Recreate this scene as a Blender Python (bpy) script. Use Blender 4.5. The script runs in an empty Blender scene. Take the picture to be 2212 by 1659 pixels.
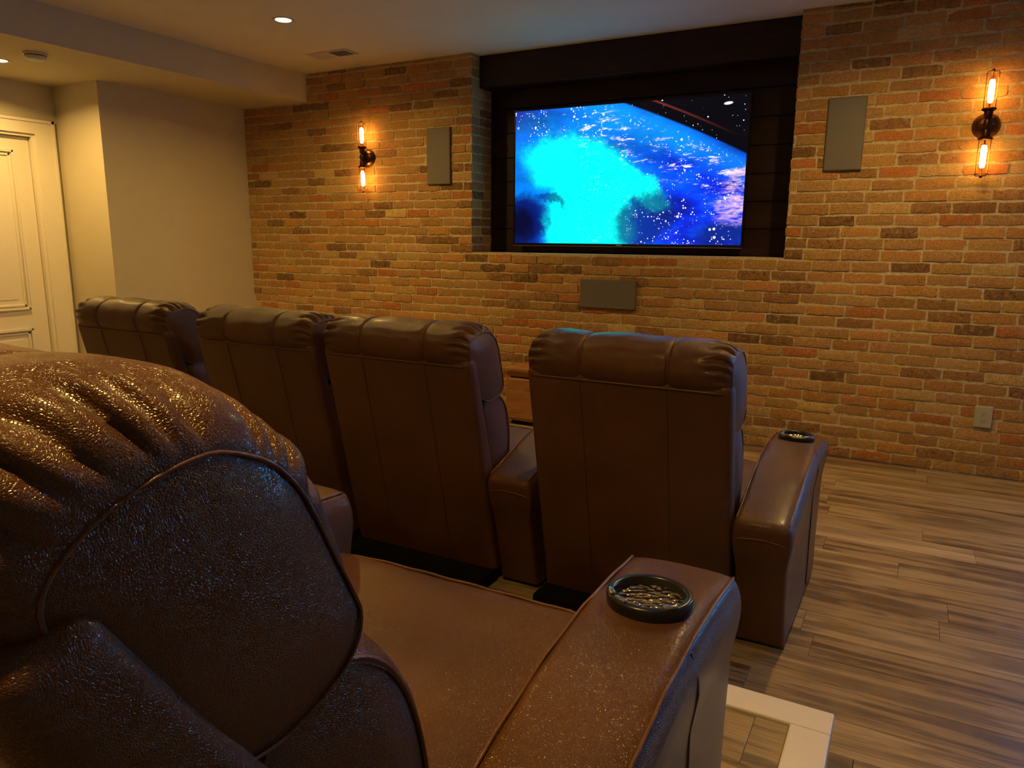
import bpy, bmesh, math, random
from mathutils import Vector, Matrix, noise

random.seed(7)
scene = bpy.context.scene
C = scene.collection

# ------------------------------------------------------------------ camera
YAW, PITCH, ROLL = math.radians(28.48734827), math.radians(11.12130281), math.radians(0.49114302)
CAM = Vector((0.0, -4.76795, 1.28969))
FPX, W_PX, H_PX = 1593.1825, 2212, 1659
_f = Vector((-math.sin(YAW) * math.cos(PITCH), math.cos(YAW) * math.cos(PITCH), -math.sin(PITCH)))
_r0 = Vector((math.cos(YAW), math.sin(YAW), 0.0))
_u0 = _r0.cross(_f)
_r = math.cos(ROLL) * _r0 + math.sin(ROLL) * _u0
_u = -math.sin(ROLL) * _r0 + math.cos(ROLL) * _u0
cam_data = bpy.data.cameras.new('camera')
cam = bpy.data.objects.new('camera', cam_data)
C.objects.link(cam)
m = Matrix((( _r.x, _u.x, -_f.x, CAM.x), (_r.y, _u.y, -_f.y, CAM.y), (_r.z, _u.z, -_f.z, CAM.z), (0, 0, 0, 1)))
cam.matrix_world = m
cam_data.sensor_fit = 'HORIZONTAL'
cam_data.sensor_width = 36.0
cam_data.lens = FPX / W_PX * 36.0
cam_data.clip_start = 0.02
scene.camera = cam

def project(P):
    v = Vector(P) - CAM
    d = v.dot(_f)
    if d < 0.05:
        return None
    return (W_PX / 2 + FPX * v.dot(_r) / d, H_PX / 2 - FPX * v.dot(_u) / d, d)

# ------------------------------------------------------------------ world, exposure
world = bpy.data.worlds.new('world')
scene.world = world
world.use_nodes = True
wb = world.node_tree.nodes['Background']
wb.inputs['Color'].default_value = (0.10, 0.42, 1.0, 1)
wb.inputs['Strength'].default_value = 15.0
scene.view_settings.view_transform = 'Standard'
scene.view_settings.look = 'None'
scene.view_settings.exposure = 0.0
scene.view_settings.gamma = 1.0
scene.view_settings.use_curve_mapping = False

LAMP_COL = (1.0, 0.60, 0.155)
LAMP_W = 25.0
BULB_E = 560.0
ROOM_XR, ROOM_YB, ROOM_XL = 2.5, -6.2, -5.77
ZC, ZB, XB, XL = 2.585, 2.368, -4.515, -5.24
WIN = dict(x0=1.25, x1=2.10, z0=0.80, z1=1.90)
# daylight enters by a window in the brick wall, right of the picture: a portal guides the sampling of the sky through it
pd = bpy.data.lights.new('window_portal', 'AREA')
pd.shape = 'RECTANGLE'
pd.size = WIN['x1'] - WIN['x0']
pd.size_y = WIN['z1'] - WIN['z0']
pd.cycles.is_portal = True
po = bpy.data.objects.new('window_portal', pd)
C.objects.link(po)
po.location = ((WIN['x0'] + WIN['x1']) / 2, 0.16, (WIN['z0'] + WIN['z1']) / 2)
po.rotation_euler = (math.radians(-90), 0, 0)            # -Z towards -Y

# ------------------------------------------------------------------ material helpers
MATS = {}
def new_mat(name):
    mt = bpy.data.materials.new(name)
    mt.use_nodes = True
    MATS[name] = mt
    return mt, mt.node_tree.nodes, mt.node_tree.links, mt.node_tree.nodes['Principled BSDF']

def nd(nodes, typ, **kw):
    n = nodes.new(typ)
    for k, v in kw.items():
        if k in n.inputs:
            n.inputs[k].default_value = v
        else:
            setattr(n, k, v)
    return n

def mixc(nodes, links, fac, a, b, blend='MIX'):
    n = nodes.new('ShaderNodeMix')
    n.data_type = 'RGBA'
    n.blend_type = blend
    for sock, val in ((n.inputs[0], fac), (n.inputs[6], a), (n.inputs[7], b)):
        if hasattr(val, 'is_linked') or hasattr(val, 'links'):
            links.new(val, sock)
        elif isinstance(val, (int, float)):
            sock.default_value = val
        else:
            sock.default_value = (*val, 1) if len(val) == 3 else val
    return n.outputs[2]

def mth(nodes, links, op, a, b=None, c=None, clamp=False):
    n = nodes.new('ShaderNodeMath')
    n.operation = op
    n.use_clamp = clamp
    for i, v in enumerate((a, b, c)):
        if v is None:
            continue
        if isinstance(v, (int, float)):
            n.inputs[i].default_value = v
        else:
            links.new(v, n.inputs[i])
    return n.outputs[0]

def ramp(nodes, links, fac, stops):
    n = nodes.new('ShaderNodeValToRGB')
    el = n.color_ramp.elements
    while len(el) < len(stops):
        el.new(0.5)
    for e, (p, col) in zip(el, stops):
        e.position = p
        e.color = (*col, 1) if len(col) == 3 else col
    links.new(fac, n.inputs[0])
    return n.outputs[0]

def smooth(nodes, links, val, lo, hi, out0=0.0, out1=1.0):
    n = nodes.new('ShaderNodeMapRange')
    n.interpolation_type = 'SMOOTHSTEP'
    n.inputs['From Min'].default_value = lo
    n.inputs['From Max'].default_value = hi
    n.inputs['To Min'].default_value = out0
    n.inputs['To Max'].default_value = out1
    links.new(val, n.inputs['Value'])
    return n.outputs['Result']

def bump(nodes, links, height, strength, dist, prev=None):
    b = nodes.new('ShaderNodeBump')
    b.inputs['Strength'].default_value = strength
    b.inputs['Distance'].default_value = dist
    links.new(height, b.inputs['Height'])
    if prev is not None:
        links.new(prev, b.inputs['Normal'])
    return b.outputs['Normal']

def simple(name, col, rough=0.5, metal=0.0, spec=0.5, nscale=0, namt=0.1, bumpd=0.0):
    mt, n, l, b = new_mat(name)
    b.inputs['Roughness'].default_value = rough
    b.inputs['Metallic'].default_value = metal
    b.inputs['Specular IOR Level'].default_value = spec
    b.inputs['Base Color'].default_value = (*col, 1)
    if nscale:
        tc = nd(n, 'ShaderNodeTexCoord')
        nz = nd(n, 'ShaderNodeTexNoise', Scale=nscale, Detail=4.0)
        l.new(tc.outputs['Object'], nz.inputs['Vector'])
        c = mixc(n, l, nz.outputs['Fac'], tuple(x * (1 - namt) for x in col), tuple(min(1, x * (1 + namt)) for x in col))
        l.new(c, b.inputs['Base Color'])
        if bumpd:
            l.new(bump(n, l, nz.outputs['Fac'], 0.4, bumpd), b.inputs['Normal'])
    return mt

# ------------------------------------------------------------------ materials
def leather(name, base, rough=0.36, grain=1.0):
    mt, n, l, b = new_mat(name)
    tc = nd(n, 'ShaderNodeTexCoord')
    vo = nd(n, 'ShaderNodeTexVoronoi', Scale=480.0)
    vo.feature = 'DISTANCE_TO_EDGE'
    wob = nd(n, 'ShaderNodeTexNoise', Scale=70.0, Detail=2.0)
    l.new(tc.outputs['Object'], wob.inputs['Vector'])
    vv = nd(n, 'ShaderNodeVectorMath', operation='MULTIPLY_ADD')
    l.new(wob.outputs['Color'], vv.inputs[0])
    vv.inputs[1].default_value = (0.006, 0.006, 0.006)
    l.new(tc.outputs['Object'], vv.inputs[2])
    l.new(vv.outputs[0], vo.inputs['Vector'])
    g = smooth(n, l, vo.outputs['Distance'], 0.0, 0.22)
    fine = nd(n, 'ShaderNodeTexNoise', Scale=900.0, Detail=2.0)
    l.new(tc.outputs['Object'], fine.inputs['Vector'])
    big = nd(n, 'ShaderNodeTexNoise', Scale=5.0, Detail=2.0, Roughness=0.4)
    l.new(tc.outputs['Object'], big.inputs['Vector'])
    dk = tuple(x * 0.75 for x in base)
    lt = tuple(x * 1.25 for x in base)
    c = mixc(n, l, smooth(n, l, big.outputs['Fac'], 0.2, 0.8), dk, lt)
    c = mixc(n, l, mth(n, l, 'MULTIPLY', mth(n, l, 'SUBTRACT', 1.0, g), 0.45), c, tuple(x * 0.35 for x in base))
    l.new(c, b.inputs['Base Color'])
    rr = smooth(n, l, big.outputs['Fac'], 0.25, 0.75, rough - 0.03, rough + 0.04)
    l.new(rr, b.inputs['Roughness'])
    b.inputs['Specular IOR Level'].default_value = 0.26
    b.inputs['Coat Weight'].default_value = 0.40
    b.inputs['Coat Roughness'].default_value = 0.19
    n1 = bump(n, l, big.outputs['Fac'], 0.25, 0.010)
    n2 = bump(n, l, g, 0.42 * grain, 0.0010, n1)
    n3 = bump(n, l, fine.outputs['Fac'], 0.25 * grain, 0.0006, n2)
    l.new(n3, b.inputs['Normal'])
    l.new(n2, b.inputs['Coat Normal'])
    return mt

leather('leather', (0.100, 0.037, 0.0095), 0.31)
leather('leather_welt', (0.14, 0.055, 0.017), 0.32, 0.5)
simple('thread_seam', (0.02, 0.009, 0.006), 0.55)
simple('black_fabric', (0.005, 0.004, 0.004), 0.95, 0.0, 0.1)
simple('black_plastic', (0.010, 0.010, 0.013), 0.28, 0.0, 0.5)
simple('silver', (0.62, 0.60, 0.55), 0.22, 1.0)
mt, n, l, b = new_mat('foil')
b.inputs['Metallic'].default_value = 1.0
b.inputs['Roughness'].default_value = 0.18
b.inputs['Base Color'].default_value = (0.62, 0.54, 0.36, 1)
tc = nd(n, 'ShaderNodeTexCoord')
vo = nd(n, 'ShaderNodeTexVoronoi', Scale=95.0)
l.new(tc.outputs['Object'], vo.inputs['Vector'])
l.new(bump(n, l, vo.outputs['Distance'], 1.0, 0.006), b.inputs['Normal'])

def paint(name, col, rough=0.75):
    mt, n, l, b = new_mat(name)
    tc = nd(n, 'ShaderNodeTexCoord')
    a = nd(n, 'ShaderNodeTexNoise', Scale=3.0, Detail=3.0)
    f = nd(n, 'ShaderNodeTexNoise', Scale=260.0, Detail=3.0)
    l.new(tc.outputs['Object'], a.inputs['Vector'])
    l.new(tc.outputs['Object'], f.inputs['Vector'])
    c = mixc(n, l, a.outputs['Fac'], tuple(x * 0.94 for x in col), tuple(x * 1.05 for x in col))
    l.new(c, b.inputs['Base Color'])
    b.inputs['Roughness'].default_value = rough
    b.inputs['Specular IOR Level'].default_value = 0.25
    l.new(bump(n, l, f.outputs['Fac'], 0.3, 0.0015), b.inputs['Normal'])
paint('wall_paint', (0.60, 0.545, 0.42))
paint('ceiling_paint', (0.80, 0.76, 0.70))
paint('white_trim', (0.78, 0.73, 0.64), 0.38)

# door: white gloss with scuffs
mt, n, l, b = new_mat('door_paint')
tc = nd(n, 'ShaderNodeTexCoord')
sc = nd(n, 'ShaderNodeTexNoise', Scale=38.0, Detail=6.0, Roughness=0.75)
l.new(tc.outputs['Object'], sc.inputs['Vector'])
l.new(mixc(n, l, smooth(n, l, sc.outputs['Fac'], 0.66, 0.74), (0.78, 0.73, 0.63), (0.45, 0.38, 0.28)), b.inputs['Base Color'])
b.inputs['Roughness'].default_value = 0.4

# brick: per-brick colour is a mesh attribute, mottling from noise
mt, n, l, b = new_mat('brick')
at = nd(n, 'ShaderNodeAttribute', attribute_name='tone')
geo = nd(n, 'ShaderNodeNewGeometry')
class _T:
    outputs = {'Object': geo.outputs['Position']}
tc = _T
n1 = nd(n, 'ShaderNodeTexNoise', Scale=26.0, Detail=6.0, Roughness=0.7)
n2 = nd(n, 'ShaderNodeTexNoise', Scale=120.0, Detail=5.0, Roughness=0.75)
n3 = nd(n, 'ShaderNodeTexNoise', Scale=55.0, Detail=4.0, Roughness=0.65)
for q in (n1, n2, n3):
    l.new(tc.outputs['Object'], q.inputs['Vector'])
c = mixc(n, l, smooth(n, l, n1.outputs['Fac'], 0.35, 0.7), at.outputs['Color'], (0.40, 0.245, 0.095))
c2 = mixc(n, l, 0.55, at.outputs['Color'], c)
hs = nd(n, 'ShaderNodeHueSaturation')
l.new(c2, hs.inputs['Color'])
l.new(smooth(n, l, n2.outputs['Fac'], 0.3, 0.7, 0.60, 1.30), hs.inputs['Value'])
dark = mth(n, l, 'MULTIPLY', smooth(n, l, n3.outputs['Fac'], 0.52, 0.66), at.outputs['Alpha'])
c3 = mixc(n, l, dark, hs.outputs['Color'], (0.075, 0.040, 0.022))
n4 = nd(n, 'ShaderNodeTexNoise', Scale=34.0, Detail=5.0, Roughness=0.7)
n4m = nd(n, 'ShaderNodeMapping')
n4m.inputs['Location'].default_value = (3.3, 1.1, 7.7)
l.new(tc.outputs['Object'], n4m.inputs['Vector'])
l.new(n4m.outputs[0], n4.inputs['Vector'])
c3 = mixc(n, l, smooth(n, l, n4.outputs['Fac'], 0.58, 0.70, 0.0, 0.55), c3, (0.50, 0.40, 0.24))
l.new(c3, b.inputs['Base Color'])
b.inputs['Roughness'].default_value = 0.85
b.inputs['Specular IOR Level'].default_value = 0.2
nb = bump(n, l, n2.outputs['Fac'], 0.7, 0.003)
nb = bump(n, l, n3.outputs['Fac'], 0.5, 0.005, nb)
l.new(nb, b.inputs['Normal'])

mt, n, l, b = new_mat('mortar')
tc = nd(n, 'ShaderNodeTexCoord')
n1 = nd(n, 'ShaderNodeTexNoise', Scale=45.0, Detail=6.0, Roughness=0.7)
l.new(tc.outputs['Object'], n1.inputs['Vector'])
l.new(ramp(n, l, n1.outputs['Fac'], [(0.3, (0.32, 0.245, 0.14)), (0.5, (0.56, 0.47, 0.30)), (0.8, (0.66, 0.57, 0.39))]), b.inputs['Base Color'])
b.inputs['Roughness'].default_value = 0.95
b.inputs['Specular IOR Level'].default_value = 0.1
l.new(bump(n, l, n1.outputs['Fac'], 0.9, 0.008), b.inputs['Normal'])

# floor planks: tone attribute + long streaks along X
mt, n, l, b = new_mat('plank')
at = nd(n, 'ShaderNodeAttribute', attribute_name='tone')
tc = nd(n, 'ShaderNodeTexCoord')
add = nd(n, 'ShaderNodeVectorMath', operation='ADD')
mpv = nd(n, 'ShaderNodeVectorMath', operation='SCALE')
l.new(at.outputs['Vector'], mpv.inputs[0])
mpv.inputs['Scale'].default_value = 37.0
l.new(tc.outputs['Object'], add.inputs[0])
l.new(mpv.outputs[0], add.inputs[1])
mp = nd(n, 'ShaderNodeMapping')
mp.inputs['Scale'].default_value = (0.85, 12.0, 1.0)
l.new(add.outputs[0], mp.inputs['Vector'])
s1 = nd(n, 'ShaderNodeTexNoise', Scale=1.6, Detail=6.0, Roughness=0.62, Distortion=0.6)
l.new(mp.outputs[0], s1.inputs['Vector'])
mp2 = nd(n, 'ShaderNodeMapping')
mp2.inputs['Scale'].default_value = (6.0, 150.0, 1.0)
l.new(add.outputs[0], mp2.inputs['Vector'])
s2 = nd(n, 'ShaderNodeTexNoise', Scale=1.2, Detail=4.0, Roughness=0.6)
l.new(mp2.outputs[0], s2.inputs['Vector'])
s3 = nd(n, 'ShaderNodeTexNoise', Scale=5.0, Detail=3.0)
l.new(add.outputs[0], s3.inputs['Vector'])
c = mixc(n, l, smooth(n, l, s1.outputs['Fac'], 0.42, 0.57), (0.060, 0.037, 0.017), (0.46, 0.335, 0.175))
c = mixc(n, l, 0.42, c, at.outputs['Color'])
c = mixc(n, l, smooth(n, l, s2.outputs['Fac'], 0.3, 0.75, 0.0, 0.55), c, (0.07, 0.043, 0.025))
c = mixc(n, l, smooth(n, l, s3.outputs['Fac'], 0.45, 0.7, 0.0, 0.35), c, (0.40, 0.29, 0.16))
l.new(c, b.inputs['Base Color'])
l.new(smooth(n, l, s1.outputs['Fac'], 0.3, 0.7, 0.48, 0.36), b.inputs['Roughness'])
b.inputs['Specular IOR Level'].default_value = 0.4
l.new(bump(n, l, s2.outputs['Fac'], 0.3, 0.001), b.inputs['Normal'])

# dark stained wood of the niche
mt, n, l, b = new_mat('dark_wood')
tc = nd(n, 'ShaderNodeTexCoord')
mp = nd(n, 'ShaderNodeMapping')
mp.inputs['Scale'].default_value = (1.0, 8.0, 14.0)
l.new(tc.outputs['Object'], mp.inputs['Vector'])
s1 = nd(n, 'ShaderNodeTexNoise', Scale=2.0, Detail=6.0, Roughness=0.65)
l.new(mp.outputs[0], s1.inputs['Vector'])
l.new(ramp(n, l, s1.outputs['Fac'], [(0.3, (0.010, 0.004, 0.004)), (0.62, (0.030, 0.011, 0.007)), (0.85, (0.06, 0.02, 0.010))]), b.inputs['Base Color'])
b.inputs['Roughness'].default_value = 0.5
b.inputs['Specular IOR Level'].default_value = 0.3

# warm cabinet wood
mt, n, l, b = new_mat('cabinet_wood')
tc = nd(n, 'ShaderNodeTexCoord')
mp = nd(n, 'ShaderNodeMapping')
mp.inputs['Scale'].default_value = (2.0, 9.0, 16.0)
l.new(tc.outputs['Object'], mp.inputs['Vector'])
s1 = nd(n, 'ShaderNodeTexNoise', Scale=3.0, Detail=6.0, Roughness=0.6, Distortion=0.5)
l.new(mp.outputs[0], s1.inputs['Vector'])
l.new(ramp(n, l, s1.outputs['Fac'], [(0.3, (0.22, 0.09, 0.03)), (0.6, (0.40, 0.18, 0.06)), (0.85, (0.50, 0.26, 0.10))]), b.inputs['Base Color'])
b.inputs['Roughness'].default_value = 0.5

# speaker grille: fine perforation
mt, n, l, b = new_mat('grille')
tc = nd(n, 'ShaderNodeTexCoord')
vo = nd(n, 'ShaderNodeTexVoronoi', Scale=420.0, Randomness=0.0)
l.new(tc.outputs['Object'], vo.inputs['Vector'])
g = smooth(n, l, vo.outputs['Distance'], 0.28, 0.42)
l.new(mixc(n, l, g, (0.05, 0.045, 0.042), (0.145, 0.135, 0.125)), b.inputs['Base Color'])
b.inputs['Roughness'].default_value = 0.6
simple('grille_frame', (0.10, 0.09, 0.085), 0.5)
simple('outlet_plastic', (0.40, 0.38, 0.33), 0.45)
simple('outlet_slot', (0.03, 0.025, 0.02), 0.6)
simple('bronze', (0.055, 0.022, 0.012), 0.38, 0.9, 0.5, 40, 0.35, 0.001)
simple('cage_wire', (0.045, 0.018, 0.010), 0.42, 0.85)
simple('vent_metal', (0.62, 0.58, 0.52), 0.45)
simple('vent_dark', (0.012, 0.010, 0.009), 0.9)
simple('white_plastic', (0.70, 0.66, 0.60), 0.4)
simple('tv_black', (0.004, 0.004, 0.005), 0.18)
simple('tv_mark', (0.7, 0.7, 0.72), 0.3, 0.8)

mt, n, l, b = new_mat('bulb_glass')
b.inputs['Base Color'].default_value = (1.0, 0.72, 0.38, 1)
b.inputs['Roughness'].default_value = 0.02
b.inputs['Transmission Weight'].default_value = 1.0
b.inputs['IOR'].default_value = 1.08
mt, n, l, b = new_mat('bulb_glow')
b.inputs['Base Color'].default_value = (0, 0, 0, 1)
b.inputs['Emission Color'].default_value = (1.0, 0.52, 0.11, 1)
b.inputs['Emission Strength'].default_value = BULB_E
mt, n, l, b = new_mat('lamp_lens')
b.inputs['Base Color'].default_value = (0.8, 0.8, 0.8, 1)
b.inputs['Emission Color'].default_value = (1.0, 0.72, 0.42, 1)
b.inputs['Emission Strength'].default_value = 9.0
mt, n, l, b = new_mat('window_glass')
b.inputs['Base Color'].default_value = (1, 1, 1, 1)
b.inputs['Roughness'].default_value = 0.0
b.inputs['Transmission Weight'].default_value = 1.0
b.inputs['IOR'].default_value = 1.01

# television picture: a planet's limb seen from orbit, cyan sea, city lights, stars
def tv_material(w, h):
    mt, n, l, b = new_mat('tv_picture')
    b.inputs['Base Color'].default_value = (0.002, 0.002, 0.003, 1)
    b.inputs['Roughness'].default_value = 0.15
    tc = nd(n, 'ShaderNodeTexCoord')
    sp = nd(n, 'ShaderNodeSeparateXYZ')
    l.new(tc.outputs['Object'], sp.inputs[0])
    M = lambda op, a, b_=None, c_=None, cl=False: mth(n, l, op, a, b_, c_, cl)
    S = lambda v, lo, hi, o0=0.0, o1=1.0: smooth(n, l, v, lo, hi, o0, o1)
    asp = w / h
    X0 = M('MULTIPLY_ADD', sp.outputs['X'], 1.0 / h, asp / 2)
    Z0 = M('MULTIPLY_ADD', sp.outputs['Z'], 1.0 / h, 0.5)
    pos = nd(n, 'ShaderNodeCombineXYZ')
    l.new(X0, pos.inputs[0]); l.new(Z0, pos.inputs[1])
    def noisef(scale, det=5.0, rough=0.65, stretch=None, off=0.0):
        q = nd(n, 'ShaderNodeTexNoise', Scale=scale, Detail=det, Roughness=rough)
        mpn = nd(n, 'ShaderNodeMapping')
        mpn.inputs['Location'].default_value = (off, off * 1.7, off)
        if stretch:
            mpn.inputs['Rotation'].default_value = (0, 0, stretch[0])
            mpn.inputs['Scale'].default_value = (stretch[1], stretch[2], 1)
        l.new(pos.outputs[0], mpn.inputs['Vector'])
        l.new(mpn.outputs[0], q.inputs['Vector'])
        return q.outputs['Fac']
    w1 = noisef(4.5, 7.0, 0.68)
    w2 = noisef(4.5, 7.0, 0.68, None, 5.3)
    X = M('ADD', X0, M('MULTIPLY_ADD', w1, 0.22, -0.11))
    Z = M('ADD', Z0, M('MULTIPLY_ADD', w2, 0.22, -0.11))
    w3 = noisef(15.0, 5.0, 0.7, None, 9.1)
    X = M('ADD', X, M('MULTIPLY_ADD', w3, 0.10, -0.05))
    Z = M('SUBTRACT', Z, M('MULTIPLY_ADD', w3, 0.10, -0.05))
    def ell(cx, cz, rx, rz, ang=0.0, xx=X, zz=Z):
        ca, sa = math.cos(ang), math.sin(ang)
        dx, dz = M('SUBTRACT', xx, cx), M('SUBTRACT', zz, cz)
        a = M('DIVIDE', M('MULTIPLY_ADD', dx, ca, M('MULTIPLY', dz, sa)), rx)
        c_ = M('DIVIDE', M('MULTIPLY_ADD', dz, ca, M('MULTIPLY', dx, -sa)), rz)
        return M('SQRT', M('ADD', M('MULTIPLY', a, a), M('MULTIPLY', c_, c_)))
    # planet disc
    cx, cz, R = -2.13, -7.07, 8.62
    dx, dz = M('SUBTRACT', X0, cx), M('SUBTRACT', Z0, cz)
    d = M('SUBTRACT', R, M('SQRT', M('ADD', M('MULTIPLY', dx, dx), M('MULTIPLY', dz, dz))))
    inside = S(d, -0.004, 0.012)
    # base ocean
    blot = noisef(3.2, 6.0, 0.6, (-0.45, 0.7, 1.6), 2.1)
    ocean = ramp(n, l, blot, [(0.30, (0.0, 0.004, 0.12)), (0.48, (0.0, 0.022, 0.75)), (0.70, (0.0, 0.12, 1.0))])
    halo = M('MULTIPLY', S(d, 0.26, 0.08), S(d, 0.0, 0.07, 0.25, 1.0))
    col = mixc(n, l, M('MULTIPLY', halo, 0.7), ocean, (0.005, 0.26, 1.0))
    dk1 = S(ell(0.0, 0.93, 0.42, 0.11, -0.1), 1.25, 0.4)
    col = mixc(n, l, M('MULTIPLY', dk1, 0.8), col, (0.0, 0.008, 0.20))
    # cyan light mass
    mass = M('MAXIMUM', S(ell(0.50, 0.58, 0.40, 0.20, -0.12), 1.25, 0.80), S(ell(0.62, 0.14, 0.36, 0.44, 0.12), 1.2, 0.80))
    mass = M('MAXIMUM', mass, S(ell(0.90, 0.46, 0.36, 0.12, -0.50), 1.2, 0.80))
    soft = M('MAXIMUM', S(ell(0.50, 0.48, 0.66, 0.50, -0.2), 1.3, 0.6), S(ell(0.95, 0.86, 0.62, 0.15, -0.3), 1.3, 0.3))
    col = mixc(n, l, M('MULTIPLY', soft, M('MULTIPLY', blot, 1.25)), col, (0.0, 0.36, 1.0))
    col = mixc(n, l, mass, col, (0.0, 0.96, 0.90))
    # dark patches
    dk = M('MAXIMUM', S(ell(0.07, 0.17, 0.25, 0.24), 1.1, 0.6), S(ell(1.08, 0.17, 0.27, 0.19, 0.5), 1.1, 0.7, 0.0, 0.8))
    dk = M('MAXIMUM', dk, S(ell(0.30, 0.34, 0.14, 0.04, -0.2), 1.2, 0.7, 0.0, 0.75))
    dk = M('MAXIMUM', dk, S(ell(1.66, 0.06, 0.30, 0.12), 1.2, 0.4, 0.0, 0.9))
    col = mixc(n, l, dk, col, (0.0, 0.014, 0.20))
    col = mixc(n, l, S(ell(0.05, 0.15, 0.22, 0.20), 1.0, 0.3), col, (0.0, 0.002, 0.03))
    # clouds and city lights along the limb
    st = noisef(11.0, 6.0, 0.75, (-0.42, 0.55, 2.0), 7.7)
    band = M('MULTIPLY', S(d, 0.05, 0.13), S(d, 0.44, 0.24))
    band = M('MULTIPLY', band, S(X0, 0.25, 0.7))
    cl = M('MULTIPLY', band, S(st, 0.56, 0.64))
    col = mixc(n, l, cl, col, (1.0, 0.93, 1.0))
    purple = M('MULTIPLY', S(ell(1.74, 0.33, 0.16, 0.22, -0.5), 1.1, 0.6), S(st, 0.42, 0.60))
    col = mixc(n, l, M('MULTIPLY', purple, 0.85), col, (0.85, 0.55, 0.75))
    def dots(scale, size, dens, off):
        v = nd(n, 'ShaderNodeTexVoronoi', Scale=scale)
        mpn = nd(n, 'ShaderNodeMapping')
        mpn.inputs['Location'].default_value = (off, off, 0)
        l.new(pos.outputs[0], mpn.inputs['Vector'])
        l.new(mpn.outputs[0], v.inputs['Vector'])
        sep = nd(n, 'ShaderNodeSeparateColor')
        l.new(v.outputs['Color'], sep.inputs[0])
        sz = M('MULTIPLY', sep.outputs[1], size)
        return M('MULTIPLY', M('LESS_THAN', v.outputs['Distance'], sz), M('LESS_THAN', sep.outputs[0], dens))
    clus = noisef(6.0, 4.0, 0.6, None, 3.1)
    city = M('MULTIPLY', M('MAXIMUM', dots(34, 0.36, 0.45, 0.3), dots(70, 0.42, 0.5, 4.1)), S(clus, 0.44, 0.54))
    city = M('MULTIPLY', city, M('SUBTRACT', 1.0, M('MULTIPLY', mass, 0.93)))
    city = M('MULTIPLY', city, S(d, 0.03, 0.08))
    city = M('MULTIPLY', city, M('MAXIMUM', S(X0, 0.45, 0.75), S(Z0, 0.75, 0.85)))
    col = mixc(n, l, city, col, (1.0, 0.97, 1.0))
    # space
    star = M('MAXIMUM', dots(30, 0.16, 0.45, 1.9), dots(60, 0.2, 0.12, 7.7))
    space = mixc(n, l, star, (0.0, 0.001, 0.004), (0.85, 0.95, 1.0))
    arc = M('MULTIPLY', S(M('ABSOLUTE', M('ADD', d, 0.078)), 0.011, 0.002), S(X0, 1.76, 1.1))
    space = mixc(n, l, M('MULTIPLY', arc, 0.5), space, (0.30, 0.045, 0.03))
    comet = S(ell(1.635, 0.945, 0.034, 0.011, 0.08, X0, Z0), 1.0, 0.75)
    space = mixc(n, l, comet, space, (1.0, 0.93, 0.8))
    fin = mixc(n, l, inside, space, col)
    l.new(fin, b.inputs['Emission Color'])
    b.inputs['Emission Strength'].default_value = 1.15
    return mt

# ------------------------------------------------------------------ mesh helpers
def tag(o, label=None, cat=None, group=None, kind=None):
    if label: o['label'] = label
    if cat: o['category'] = cat
    if group: o['group'] = group
    if kind: o['kind'] = kind
    return o

def link(name, me, parent=None, mat=None):
    if mat is not None and len(me.materials) == 0:
        me.materials.append(MATS[mat])
    o = bpy.data.objects.new(name, me)
    C.objects.link(o)
    if parent is not None:
        o.parent = parent
    return o

def empty(name, loc=(0, 0, 0), rz=0.0):
    o = bpy.data.objects.new(name, None)
    o.empty_display_size = 0.1
    C.objects.link(o)
    o.location = loc
    o.rotation_euler = (0, 0, rz)
    return o

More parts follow.
